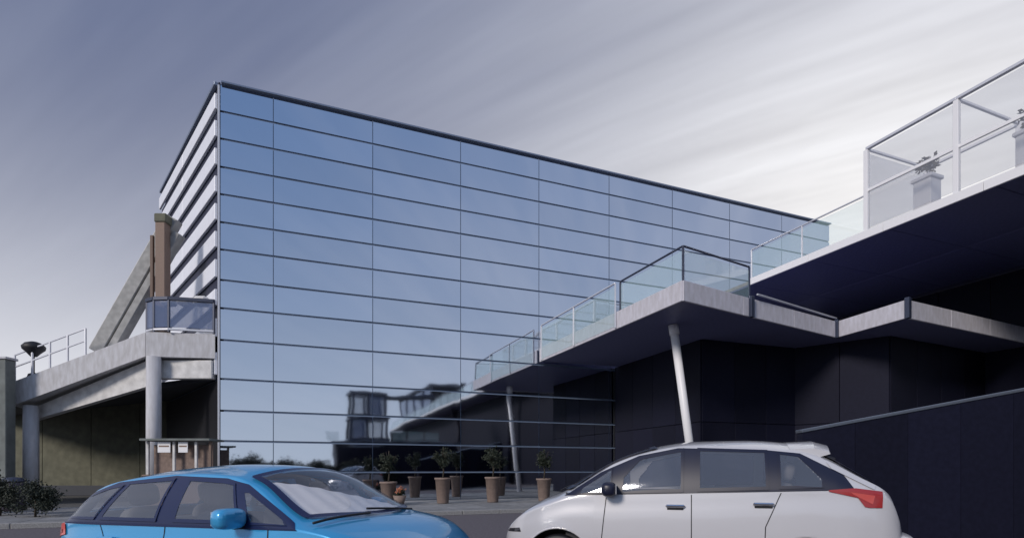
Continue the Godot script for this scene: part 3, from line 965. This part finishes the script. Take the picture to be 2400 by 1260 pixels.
# seats, dashboard and lining
func cabin(t: Node, c: Dictionary) -> void:
	var x0: float = c.seats[0]
	var x1: float = c.seats[1]
	var hgt: float = c.seats[2]
	var rows := []
	for i in 25:
		var x := lerpf(c.rear[2] + 0.12, c.screen[2] - 0.05, i / 24.0)
		var row := []
		for j in range(-10, 11):
			var u := absf(j / 10.0)
			var p := crown(c, x, 1.0 - u * 0.97)
			row.append(Vector3(x, p.y - 0.035, p.x * signf(j) * 0.985))
		rows.append(row)
	part(t, "headliner", skin(rows), M.lining)
	var wide: float = hermite(c.width, 1.5) - 0.10
	var st := begin()
	var y1: float = hermite(c.belt, 1.5) - 0.03
	var a: float = c.rear[0] + 0.25
	var b: float = c.screen[1] - 0.12
	for q in [[Vector3(a, 0.34, -wide), Vector3(b, 0.34, -wide), Vector3(b, 0.34, wide), Vector3(a, 0.34, wide)], [Vector3(a, 0.34, -wide), Vector3(b, 0.34, -wide), Vector3(b, y1, -wide), Vector3(a, y1, -wide)], [Vector3(a, 0.34, wide), Vector3(b, 0.34, wide), Vector3(b, y1, wide), Vector3(a, y1, wide)], [Vector3(a, 0.34, -wide), Vector3(a, 0.34, wide), Vector3(a, y1, wide), Vector3(a, y1, -wide)], [Vector3(b, 0.34, -wide), Vector3(b, 0.34, wide), Vector3(b, y1, wide), Vector3(b, y1, -wide)]]:
		quad(st, q[0], q[1], q[2], q[3])
	part(t, "cabin_tub", done(st), M.seat_dark)
	part(t, "dashboard", pillow(Vector3(0.62, 0.26, wide * 1.9), 0.5), M.seat_dark, Vector3(b - 0.22, y1 - 0.08, 0))
	part(t, "parcel_shelf", pillow(Vector3(0.45, 0.06, wide * 1.7), 0.4), M.seat_dark, Vector3(a + 0.15, y1 - 0.04, 0))
	for z in [-0.36, 0.36]:
		for f in 2:
			var x: float = [x0, x1][f]
			var back := part(t, "seat", pillow(Vector3(0.17, 0.66, 0.48), 0.45), M.seat_grey, Vector3(x, hgt - 0.40, z), Vector3(0, 0, 0.22))
			part(back, "headrest", pillow(Vector3(0.11, 0.20, 0.27), 0.55), M.seat_grey, Vector3(0.0, 0.44, 0))
			part(back, "cushion", pillow(Vector3(0.50, 0.18, 0.48), 0.45), M.seat_grey, Vector3(0.22, -0.34, 0), Vector3(0, 0, -0.12))
	var ring := []
	for k in 25:
		var an := TAU * k / 24.0
		ring.append(Vector3(x0 + 0.62 + sin(an) * 0.06, y1 + 0.02 + sin(an) * 0.17, -0.36 * c.drive + cos(an) * 0.18))
	part(t, "steering_wheel", tube(ring, 0.015, 8), M.black)
	part(t, "rear_view_mirror", pillow(Vector3(0.03, 0.06, 0.22), 0.5), M.black, Vector3(c.screen[3] + 0.10, crown(c, c.screen[3] + 0.1, 1.0).y - 0.10, 0))

func make_car(called: String, label: String, c: Dictionary) -> Node3D:
	var t := thing(called, label, "car", c.at, c.turn)
	var L: float = c.length
	# stations, close together at ends and arches
	var xs := []
	for i in 221:
		xs.append(L * i / 220.0)
	for e in [0.006, 0.018, 0.03]:
		xs.append(e)
		xs.append(L - e)
	for ax in c.axles:
		for k in 15:
			xs.append(ax + c.arch * sin(PI * (k / 14.0 - 0.5)) * 0.9999)
	xs.sort()
	var rows := []
	var under := []
	for x in xs:
		var half := half_ring(c, x)
		var row := []
		for p in half:
			row.append(Vector3(x, p.y, p.x))
		for i in range(half.size() - 2, -1, -1):
			row.append(Vector3(x, half[i].y, -half[i].x))
		rows.append(row)
		var lo := half[0]
		var inset := 0.30 if lo.y > hermite(c.sill, x) + 0.01 else 0.06
		under.append([Vector3(x, lo.y, -lo.x), Vector3(x, lo.y + 0.01, -lo.x + inset), Vector3(x, hermite(c.sill, x) + 0.02, -lo.x + inset + 0.02), Vector3(x, hermite(c.sill, x) + 0.02, lo.x - inset - 0.02), Vector3(x, lo.y + 0.01, lo.x - inset), Vector3(x, lo.y, lo.x)])
	var st: SurfaceTool
	var holes := []
	for w in c.windows:
		holes.append(side_outline(w))
	var front := cross_outline(c, c.screen, 0.90)
	var back := cross_outline(c, c.rear, 0.86)
	var open_side := func(q: Array) -> bool:
		for h in holes:
			var all := true
			for v in q:
				if not Geometry2D.is_point_in_polygon(Vector2(v.x, v.y), h):
					all = false
					break
			if all:
				return true
		return false
	var opening := func(q: Array) -> bool:
		var m: Vector3 = (q[0] + q[2]) * 0.5
		if m.y > hermite(c.rail, m.x) - 0.001:
			for h in [front, back]:
				var all := true
				for v in q:
					if not Geometry2D.is_point_in_polygon(Vector2(v.x, v.z), h):
						all = false
						break
				if all:
					return true
		return open_side.call(q)
	part(t, "body", skin(rows, opening), c.paint)
	part(t, "underbody", skin(under), M.black)
	# nose and tail caps
	for e in [0, rows.size() - 1]:
		st = begin()
		var row: Array = rows[e]
		for j in range(1, row.size() - 1):
			var tri := [row[0], row[j], row[j + 1]]
			if e == 0:
				tri.reverse()
			for q in tri:
				st.add_vertex(q)
		part(t, "bumper_face", done(st), c.paint)
	for sgn in [1.0, -1.0]:
		part(t, "window_surround", side_patch(c, c.surround[0], c.surround[1], 0.006, sgn, 220, 44, [0.0, 0.0, 1.0, 1.0], open_side), c.trim)
		for w in c.windows:
			var pane := part(t, "side_window", side_patch(c, w[0], w[1], 0.010, sgn, 16, 8), M.car_glass)
			for e in [[-0.01, -0.02, 1.01, 0.065], [-0.01, 0.94, 1.01, 1.02], [-0.01, 0.0, 0.042, 1.0], [0.958, 0.0, 1.01, 1.0]]:
				part(pane, "seal", side_patch(c, w[0], w[1], 0.013 + 0.001 * float(e[2] - e[0] > 0.5), sgn, 16, 8, e), c.trim)
		for g in c.gaps:
			part(t, "door_gap", side_patch(c, [g[0], g[1]], [g[0] + Vector2(0.009, 0), g[1] + Vector2(0.009, 0)], 0.0025, sgn, 10, 1), M.black)
		for h in c.handles:
			var z := flank(c, h.x, h.y)
			var hd := part(t, "door_handle", cbox(Vector3(0.19, 0.032, 0.035), 0.012), c.handle_paint, Vector3(h.x, h.y, (z + 0.022) * sgn))
			part(hd, "recess", cbox(Vector3(0.16, 0.05, 0.008), 0.003), M.black, Vector3(0, -0.014, -0.014 * sgn))
		for ax in c.axles:
			make_wheel(t, ax, (hermite(c.width, ax) - 0.115) * sgn, sgn, M.pale_steel)
			var z2 := flank(c, ax, 0.6)
			part(t, "arch_lip", ring_mesh(ax, c.arch - 0.004, (z2 - 0.012) * sgn, 0.03, 0.012), c.arch_paint)
		# mirror
		var mz := cabin_side(c, c.mirror.x, c.mirror.y) + 0.11
		var mr := part(t, "side_mirror", pillow(Vector3(0.15, 0.15, 0.23), 0.6), c.mirror_paint, Vector3(c.mirror.x, c.mirror.y + 0.05, mz * sgn), Vector3(0, -0.15 * sgn, 0))
		part(mr, "mirror_glass", cbox(Vector3(0.008, 0.10, 0.17), 0.003), M.pale_steel, Vector3(-0.074, 0, 0))
		part(mr, "mirror_arm", cbox(Vector3(0.06, 0.05, 0.14), 0.015), M.black, Vector3(0.0, -0.055, -0.09 * sgn))
		# lights
		var tl := part(t, "tail_light", side_patch(c, c.tail[0], c.tail[1], 0.010, sgn, 10, 6), c.tail_m)
		part(tl, "light_bar", side_patch(c, c.tail_bar[0], c.tail_bar[1], 0.014, sgn, 8, 2), c.tail_bar_m)
		part(t, "head_light", side_patch(c, c.head[0], c.head[1], 0.006, sgn, 10, 4), M.lamp_glass)
	for g in [["windscreen", c.screen, 0.90], ["rear_window", c.rear, 0.86]]:
		var pane := part(t, g[0], cross_patch(c, g[1], 0.013, g[2]), M.screen_glass if g[0] == "windscreen" else M.car_glass)
		for e in [[-0.02, -1.0, 0.06, 1.0], [0.95, -1.0, 1.02, 1.0]]:
			part(pane, "frame", cross_patch(c, g[1], 0.016, g[2], e, 6, 60), c.trim)
		for e in [[0.0, -1.03, 1.0, -0.935], [0.0, 0.935, 1.0, 1.03]]:
			part(pane, "frame", cross_patch(c, g[1], 0.017, g[2], e, 32, 6), c.trim)
	cabin(t, c)
	if c.has("shade"):  # added white sheet, shaped as the bright patch on the windscreen
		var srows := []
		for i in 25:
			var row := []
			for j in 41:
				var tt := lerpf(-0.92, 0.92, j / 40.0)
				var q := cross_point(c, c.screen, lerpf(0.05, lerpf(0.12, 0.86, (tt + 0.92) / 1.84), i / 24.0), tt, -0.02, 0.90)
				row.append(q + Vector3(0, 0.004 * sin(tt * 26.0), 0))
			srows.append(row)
		part(t, "bright_screen_sheet", skin(srows), M.white_paint).set_meta("label", "white sheet added inside the windscreen to give its bright patch")
	# wipers
	for z in [-0.42, 0.22]:
		var pts := []
		for k in 6:
			var q: float = k / 5.0
			var x: float = c.screen[1] + 0.02 - q * 0.09
			var zz: float = z + q * 0.55
			var u := 1.0 - clampf(absf(zz) / cabin_side(c, x, hermite(c.rail, x)), 0.0, 1.0)
			pts.append(Vector3(x, crown(c, x, u).y + 0.03, zz))
		part(t, "wiper", tube(pts, 0.010, 6), M.black)
	for piece in c.get("extras", []):
		part(t, piece[0], piece[1], piece[2], piece[3], piece[4])
	return t

func cars() -> void:
	M.seat_dark = mat(lin(0.045, 0.045, 0.05), 0.8)
	M.seat_grey = mat(lin(0.20, 0.195, 0.20), 0.85)
	M.lining = mat(lin(0.30, 0.30, 0.31), 0.9)
	M.car_glass = mat(Color(lin(0.28, 0.31, 0.38), 0.03), 0.05, 0.32)
	M.car_glass.transparency = BaseMaterial3D.TRANSPARENCY_ALPHA
	M.screen_glass = mat(Color(lin(0.34, 0.37, 0.44), 0.03), 0.03, 0.12)
	M.screen_glass.transparency = BaseMaterial3D.TRANSPARENCY_ALPHA
	M.lamp_glass = mat(lin(0.03, 0.03, 0.04), 0.08, 0.3)
	var paint_blue := mat(lin(0.045, 0.35, 0.68), 0.28, 0.22)
	paint_blue.clearcoat_enabled = true
	paint_blue.clearcoat = 1.0
	paint_blue.clearcoat_roughness = 0.04
	var paint_white := mat(lin(0.56, 0.56, 0.59), 0.32, 0.1)
	paint_white.clearcoat_enabled = true
	paint_white.clearcoat = 1.0
	paint_white.clearcoat_roughness = 0.05
	var trim_blue := mat(lin(0.010, 0.018, 0.07), 0.25)
	var trim_black := mat(lin(0.008, 0.010, 0.030), 0.4)
	var red := mat(lin(0.32, 0.014, 0.014), 0.10)
	red.clearcoat_enabled = true
	var red_pale := mat(lin(0.55, 0.09, 0.08), 0.15)
	var chrome := mat(lin(0.65, 0.65, 0.68), 0.12, 1.0)

	# white tall hatchback
	var w := {
		seats = [1.98, 1.02, 1.30], drive = 1.0,
		length = 4.0, at = Vector3(3.844, 0, -5.744), turn = deg_to_rad(160.8),
		paint = paint_white, trim = trim_black, handle_paint = chrome, arch_paint = paint_white, mirror_paint = trim_black,
		axles = [0.815, 3.25], arch = 0.395,
		width = [[0.0, 0.66], [0.05, 0.74], [0.2, 0.81], [0.5, 0.85], [1.0, 0.86], [3.0, 0.86], [3.4, 0.85], [3.65, 0.79], [3.85, 0.66], [3.95, 0.54], [4.0, 0.44]],
		sill = [[0.0, 0.34], [0.2, 0.26], [0.6, 0.21], [3.5, 0.21], [3.8, 0.24], [4.0, 0.32]],
		belt = [[0.0, 0.74], [0.04, 0.88], [0.12, 1.06], [0.3, 1.135], [0.7, 1.16], [1.2, 1.15], [1.8, 1.115], [2.6, 1.08], [3.1, 1.055], [3.4, 0.965], [3.7, 0.84], [3.9, 0.68], [4.0, 0.52]],
		rail = [[0.0, 0.77], [0.04, 0.93], [0.12, 1.12], [0.36, 1.28], [0.7, 1.47], [0.9, 1.53], [1.17, 1.56], [1.8, 1.595], [2.0, 1.588], [2.4, 1.51], [2.66, 1.415], [2.81, 1.325], [3.14, 1.10], [3.3, 1.03], [3.6, 0.92], [3.85, 0.75], [4.0, 0.55]],
		rail_w = [[0.0, 0.60], [0.2, 0.72], [0.5, 0.68], [0.9, 0.645], [1.8, 0.635], [2.4, 0.655], [2.8, 0.70], [3.15, 0.77], [3.4, 0.76], [3.7, 0.66], [3.9, 0.48], [4.0, 0.34]],
		top = [[0.0, 0.80], [0.03, 0.95], [0.10, 1.15], [0.2, 1.225], [0.4, 1.38], [0.62, 1.54], [0.86, 1.635], [1.37, 1.675], [1.85, 1.67], [2.15, 1.635], [2.5, 1.54], [2.84, 1.385], [3.09, 1.245], [3.3, 1.115], [3.5, 1.035], [3.7, 0.92], [3.9, 0.76], [4.0, 0.60]],
		surround = [[Vector2(3.19, 1.072), Vector2(0.42, 1.163)], [Vector2(3.12, 1.11), Vector2(2.80, 1.325), Vector2(2.4, 1.50), Vector2(2.0, 1.578), Vector2(1.2, 1.552), Vector2(0.86, 1.512), Vector2(0.50, 1.30)]],
		windows = [
			[[Vector2(3.03, 1.095), Vector2(2.67, 1.10)], [Vector2(2.99, 1.15), Vector2(2.67, 1.375)]],
			[[Vector2(2.58, 1.105), Vector2(1.94, 1.128)], [Vector2(2.565, 1.25), Vector2(2.38, 1.48), Vector2(1.94, 1.568)]],
			[[Vector2(1.81, 1.136), Vector2(1.15, 1.163)], [Vector2(1.81, 1.568), Vector2(1.15, 1.540)]],
			[[Vector2(1.06, 1.170), Vector2(0.68, 1.18)], [Vector2(1.06, 1.525), Vector2(0.88, 1.495), Vector2(0.68, 1.25)]]],
		gaps = [[Vector2(2.80, 0.28), Vector2(2.72, 1.06)], [Vector2(1.86, 0.27), Vector2(1.86, 1.10)], [Vector2(1.18, 0.80), Vector2(1.04, 1.13)], [Vector2(1.20, 0.27), Vector2(1.18, 0.80)]],
		handles = [Vector2(2.02, 0.985), Vector2(1.20, 1.02)], mirror = Vector2(2.68, 1.10),
		tail = [[Vector2(0.64, 1.145), Vector2(0.40, 1.09), Vector2(0.34, 1.0), Vector2(0.20, 1.0)], [Vector2(0.64, 1.16), Vector2(0.42, 1.18), Vector2(0.19, 1.15)]],
		tail_bar = [[Vector2(0.44, 1.12), Vector2(0.28, 1.03)], [Vector2(0.46, 1.14), Vector2(0.26, 1.11)]],
		tail_m = red, tail_bar_m = red_pale,
		head = [[Vector2(3.70, 0.655), Vector2(3.97, 0.63)], [Vector2(3.72, 0.70), Vector2(3.97, 0.66)]],
		screen = [3.12, 3.30, 2.22, 2.30], rear = [0.24, 0.20, 0.70, 0.66],
	}
	var sp := begin()
	var prof := [Vector2(0.32, 0.0), Vector2(0.06, 0.008), Vector2(-0.07, -0.03), Vector2(-0.08, -0.05), Vector2(0.12, -0.10)]
	var strips := []
	for k in 25:
		var z := lerpf(-0.60, 0.60, k / 24.0)
		var u := 1.0 - absf(z) / cabin_side(w, 0.94, hermite(w.rail, 0.94))
		var y := crown(w, 0.94, u).y + 0.004
		var sweep := absf(z) * absf(z) * 0.12
		var row := []
		for q in prof:
			row.append(Vector3(0.62 + q.x + (sweep if q.x < 0.1 else 0.0), y + q.y, z))
		strips.append(row)
	for k in 24:
		for i in 5:
			var j := (i + 1) % 5
			quad(sp, strips[k][i], strips[k + 1][i], strips[k + 1][j], strips[k][j])
	for i in range(1, 4):
		for q in [strips[0][0], strips[0][i], strips[0][i + 1], strips[24][0], strips[24][i + 1], strips[24][i]]:
			sp.add_vertex(q)
	w.extras = [
		["spoiler", done(sp), paint_white, Vector3.ZERO, Vector3.ZERO],
		["spoiler_underside", cbox(Vector3(0.30, 0.05, 1.08), 0.015), M.black, Vector3(0.66, 1.50, 0), Vector3(0, 0, 0.42)],
		["pillar_strip", side_patch(w, [Vector2(0.60, 1.36), Vector2(0.26, 1.165)], [Vector2(0.64, 1.43), Vector2(0.24, 1.205)], 0.012, -1.0), paint_white, Vector3.ZERO, Vector3.ZERO],
		["pillar_strip", side_patch(w, [Vector2(0.60, 1.36), Vector2(0.26, 1.165)], [Vector2(0.64, 1.43), Vector2(0.24, 1.205)], 0.012, 1.0), paint_white, Vector3.ZERO, Vector3.ZERO],
		["rear_bumper", pillow(Vector3(0.2, 0.26, 1.40), 0.4), paint_white, Vector3(-0.02, 0.62, 0), Vector3.ZERO],
		["exhaust_trim", cbox(Vector3(0.06, 0.05, 0.16), 0.015), chrome, Vector3(0.02, 0.40, -0.45), Vector3.ZERO],
		["grille", cbox(Vector3(0.05, 0.16, 0.62), 0.02), M.black, Vector3(3.985, 0.46, 0), Vector3.ZERO],
	]
	make_car("white_car", "white tall hatchback with navy windows and red tail light on the right", w)

	# blue hatchback
	var b := {
		seats = [1.62, 0.72, 1.10], drive = 1.0, shade = true,  # shade: white sheet added for the bright windscreen patch
		length = 3.535, at = Vector3(-3.807, 0, -5.566), turn = deg_to_rad(-20.0),
		paint = paint_blue, trim = trim_blue, handle_paint = paint_blue, arch_paint = paint_blue, mirror_paint = paint_blue,
		axles = [0.66, 2.96], arch = 0.375,
		width = [[0.0, 0.62], [0.05, 0.70], [0.2, 0.79], [0.5, 0.84], [0.9, 0.86], [2.6, 0.86], [3.095, 0.85], [3.300, 0.79], [3.435, 0.68], [3.504, 0.55], [3.534, 0.46]],
		sill = [[0.0, 0.32], [0.2, 0.24], [0.6, 0.19], [3.272, 0.19], [3.417, 0.21], [3.534, 0.28]],
		belt = [[0.0, 0.74], [0.05, 0.82], [0.2, 0.90], [0.7, 0.925], [1.5, 0.935], [2.7, 0.94], [2.95, 0.91], [3.154, 0.85], [3.330, 0.76], [3.476, 0.62], [3.534, 0.50]],
		rail = [[0.0, 0.77], [0.05, 0.85], [0.2, 0.94], [0.48, 1.18], [0.75, 1.255], [1.1, 1.295], [1.6, 1.315], [2.0, 1.295], [2.2, 1.235], [2.75, 0.965], [2.95, 0.935], [3.154, 0.885], [3.330, 0.80], [3.476, 0.65], [3.534, 0.53]],
		rail_w = [[0.0, 0.56], [0.2, 0.68], [0.5, 0.655], [1.0, 0.64], [1.8, 0.64], [2.2, 0.66], [2.75, 0.77], [2.979, 0.76], [3.212, 0.71], [3.417, 0.55], [3.534, 0.36]],
		top = [[0.0, 0.80], [0.04, 0.89], [0.16, 0.97], [0.5, 1.225], [0.8, 1.325], [1.15, 1.38], [1.6, 1.40], [1.95, 1.39], [2.2, 1.34], [2.55, 1.17], [2.9, 0.995], [3.009, 0.975], [3.212, 0.92], [3.359, 0.83], [3.476, 0.69], [3.534, 0.57]],
		surround = [[Vector2(2.76, 0.925), Vector2(0.22, 0.895)], [Vector2(2.70, 0.975), Vector2(2.17, 1.24), Vector2(1.95, 1.285), Vector2(1.4, 1.303), Vector2(0.75, 1.245), Vector2(0.48, 1.16), Vector2(0.24, 0.945)]],
		windows = [
			[[Vector2(2.66, 0.958), Vector2(2.34, 0.955)], [Vector2(2.62, 0.985), Vector2(2.20, 1.195), Vector2(2.15, 1.185)]],
			[[Vector2(2.25, 0.958), Vector2(1.57, 0.952)], [Vector2(2.06, 1.245), Vector2(1.95, 1.262), Vector2(1.58, 1.282)]],
			[[Vector2(1.40, 0.950), Vector2(0.74, 0.945)], [Vector2(1.42, 1.282), Vector2(0.91, 1.245)]],
			[[Vector2(0.68, 0.944), Vector2(0.29, 0.94)], [Vector2(0.85, 1.225), Vector2(0.70, 1.20), Vector2(0.48, 1.125)]]],
		gaps = [[Vector2(2.52, 0.25), Vector2(2.50, 0.93)], [Vector2(1.48, 0.25), Vector2(1.49, 0.93)], [Vector2(0.94, 0.62), Vector2(0.74, 0.92)]],
		handles = [Vector2(1.62, 0.80), Vector2(0.88, 0.80)], mirror = Vector2(2.25, 0.955),
		tail = [[Vector2(0.28, 0.80), Vector2(0.06, 0.76)], [Vector2(0.24, 0.90), Vector2(0.07, 0.86)]],
		tail_bar = [[Vector2(0.22, 0.81), Vector2(0.08, 0.79)], [Vector2(0.21, 0.84), Vector2(0.08, 0.82)]],
		tail_m = red_pale, tail_bar_m = red,
		head = [[Vector2(3.242, 0.70), Vector2(3.458, 0.56)], [Vector2(3.184, 0.80), Vector2(3.470, 0.63)]],
		screen = [2.72, 2.92, 2.12, 2.16], rear = [0.20, 0.14, 0.56, 0.52],
	}
	b.extras = [
		["front_grille", cbox(Vector3(0.05, 0.14, 0.6), 0.02), M.black, Vector3(3.52, 0.42, 0), Vector3.ZERO],
		["rear_bumper", pillow(Vector3(0.16, 0.24, 1.3), 0.4), paint_blue, Vector3(0.0, 0.55, 0), Vector3.ZERO],
	]
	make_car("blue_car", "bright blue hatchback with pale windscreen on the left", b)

# ---------------------------------------------------------------- small things
func small_things() -> void:
	# potted trees along the facade
	var told := ["nearest the glass corner, beside the orange flowers", "second from the glass corner", "third from the glass corner", "partly behind the bonnet of the white car"]
	var ts := [5.62, 7.62, 9.59, 11.76]
	for i in 4:
		var p: Vector2 = K + F * ts[i] + N * 2.5
		var h: float = [0.82, 0.95, 0.97, 0.9][i]
		var pl := thing("stone_planter", "pale tapered stone planter " + told[i], "planter", xz(p, 0.115), rng.randf() * 3.0, "planters along the mirror facade")
		part(pl, "pot", lathe([Vector2(0.001, 0.0), Vector2(0.20, 0.0), Vector2(0.215, 0.03), Vector2(0.28, h - 0.08), Vector2(0.31, h - 0.07), Vector2(0.315, h), Vector2(0.265, h), Vector2(0.25, h - 0.12)], 24), M.pot)
		part(pl, "soil", lathe([Vector2(0.255, h - 0.10), Vector2(0.12, h - 0.06), Vector2(0.001, h - 0.05)], 16), M.soil)
		var tr := thing("potted_tree", "small dark leafy tree in the stone planter " + told[i], "tree", xz(p, 0.115 + h - 0.10), 0.0, "trees in planters along the mirror facade")
		part(tr, "trunk", tube([Vector3(0, 0, 0), Vector3(0.03, 0.35, 0.01), Vector3(0.0, 0.75, 0.0), Vector3(0.02, 1.2, 0)], 0.035, 8, 0.015), M.bark)
		for k in 3:
			var an := TAU * k / 3 + i
			part(tr, "limb", tube([Vector3(0, 0.6 + k * 0.08, 0), Vector3(cos(an) * 0.15, 0.8 + k * 0.08, sin(an) * 0.15), Vector3(cos(an) * 0.28, 1.05 + k * 0.06, sin(an) * 0.28)], 0.014, 6, 0.006), M.bark)
		part(tr, "crown", foliage(60 + i, 1000, Vector3(rng.randf_range(0.34, 0.50), rng.randf_range(0.38, 0.5), rng.randf_range(0.34, 0.5)), 0.085, 11 + i * 2), M.leaf, Vector3(0, 0.82, 0))
	var fp: Vector2 = K + F * 5.95 + N * 2.9
	var fl := thing("flower_bowl", "small bowl of orange flowers beside the first planter", "flowers", xz(fp, 0.115))
	part(fl, "bowl", lathe([Vector2(0.001, 0), Vector2(0.14, 0), Vector2(0.24, 0.34), Vector2(0.21, 0.34), Vector2(0.16, 0.2)], 18), M.pot)
	part(fl, "leaves", foliage(71, 250, Vector3(0.22, 0.16, 0.22), 0.08), M.leaf, Vector3(0, 0.42, 0))
	part(fl, "blossoms", foliage(72, 160, Vector3(0.20, 0.15, 0.20), 0.05), mat(lin(0.62, 0.22, 0.10), 0.7), Vector3(0.02, 0.54, 0.02))
	# clipped hedge behind the camera: its reflection runs along the foot of the facade
	for i in 9:
		var q := Vector2(-12.0 + i * 3.1, 11.0 - i * 0.35)
		var hg := thing("hedge_shrub", "dark hedge shrub mirrored low in the facade, %s from the left" % ["first", "second", "third", "fourth", "fifth", "sixth", "seventh", "eighth", "ninth"][i], "shrub", xz(q, 0.0), 0.0, "hedge behind the viewpoint")
		part(hg, "foliage", foliage(90 + i, 5200, Vector3(1.9, 1.25, 0.9), 0.24, 46), M.leaf_dark, Vector3(0, 1.3, 0))
		part(hg, "stem", tube([Vector3(0, 0, 0), Vector3(0.02, 1.4, 0)], 0.07, 8, 0.04), M.bark)
	# dark shrubs on the left pavement
	for a in [[-12.6, -14.6, 0.62, "dark low shrub left of the blue car, nearest its tail"], [-13.9, -15.0, 0.75, "dark bushy shrub in the middle of the three left shrubs"], [-15.2, -15.6, 0.66, "dark shrub beside the dark litter bin"]]:
		var s := thing("dark_shrub", a[3], "shrub", Vector3(a[0], 0.1, a[1]), 0.0, "shrubs on the left pavement")
		part(s, "foliage", foliage(int(-a[0] * 10), 3600, Vector3(0.62, a[2] * 0.8, 0.5), 0.07, 22), M.leaf_dark, Vector3(0, a[2] * 0.8, 0))
		part(s, "stem", tube([Vector3(0, 0, 0), Vector3(0.01, 0.5, 0)], 0.03, 6, 0.02), M.bark)
	var bin := thing("litter_bin", "dark purple grey litter bin in front of the left column", "bin", Vector3(-13.35, 0.112, -14.95))
	bin.position = Vector3(-15.25, 0.1, -16.9)
	part(bin, "drum", lathe([Vector2(0.001, 0.0), Vector2(0.27, 0.0), Vector2(0.29, 0.05), Vector2(0.29, 0.86), Vector2(0.25, 0.90), Vector2(0.001, 0.90)], 20), mat(lin(0.035, 0.028, 0.045), 0.5))
	part(bin, "hood", lathe([Vector2(0.30, 0.90), Vector2(0.30, 0.96), Vector2(0.20, 1.02), Vector2(0.001, 1.04)], 20), M.dark_steel)
	# kiosk under the landing
	var ks := thing("timber_kiosk", "small timber kiosk with grey roof board right of the ramp column", "kiosk", Vector3(-10.55, 0.1, -17.7))
	part(ks, "counter", cbox(Vector3(2.0, 1.05, 0.6), 0.02), M.timber, Vector3(0, 0.53, 0))
	part(ks, "counter_top", cbox(Vector3(2.16, 0.05, 0.74), 0.012), M.brown, Vector3(0, 1.08, 0))
	for x in [-0.98, -0.15, 0.55, 1.0]:
		part(ks, "post", cbox(Vector3(0.08, 1.05, 0.08), 0.01), M.beam_white if x < 0.6 else M.timber, Vector3(x, 1.63, 0.2))
	part(ks, "roof_board", cbox(Vector3(2.2, 0.07, 0.9), 0.012), M.grey_wall, Vector3(0, 2.20, 0))
	part(ks, "back_board", cbox(Vector3(1.9, 0.95, 0.04), 0.01), M.pot, Vector3(0, 1.58, -0.05))
	for a in [[-0.42, 0.40, "wide white sign board hung on the timber kiosk"], [0.18, 0.30, "narrow white sign board hung on the timber kiosk"]]:
		var sg := thing("sign_board", a[2], "sign", Vector3(-10.55 + a[0], 1.90, -17.42), 0.0, "sign boards on the kiosk")
		part(sg, "board", cbox(Vector3(a[1], 0.34, 0.03), 0.006), M.white_paint, Vector3(0, 0.17, 0))
		part(sg, "band", cbox(Vector3(a[1] * 0.8, 0.05, 0.006), 0.002), M.brown, Vector3(0, 0.20, 0.017))
	# white planters with plants behind the wind screen
	for i in 3:
		var q: Vector2 = D + N * (6.55 + i * 2.8) + F * 1.0
		var which: String = ["left", "middle", "rightmost"][i]
		var pl := thing("white_planter", "white square planter behind the terrace wind screen, %s of three" % which, "planter", xz(q, DECK + 0.22), turn_of(N), "planters behind the wind screen")
		part(pl, "box", cbox(Vector3(0.55, 1.30, 0.55), 0.02), M.white_paint, Vector3(0, 0.65, 0))
		part(pl, "rim", cbox(Vector3(0.66, 0.12, 0.66), 0.02), M.white_paint, Vector3(0, 1.36, 0))
		var pt := thing("terrace_plant", "brown green plant in the %s white terrace planter" % which, "plant", xz(q, DECK + 1.62), 0.0, "plants behind the wind screen")
		part(pt, "foliage", foliage(130 + i, 260, Vector3(0.34, 0.44, 0.34), 0.14, 9), M.plant_leaf, Vector3(0, 0.42, 0))
		part(pt, "stem", tube([Vector3(0, 0, 0), Vector3(0.01, 0.35, 0)], 0.015, 6, 0.008), M.bark)
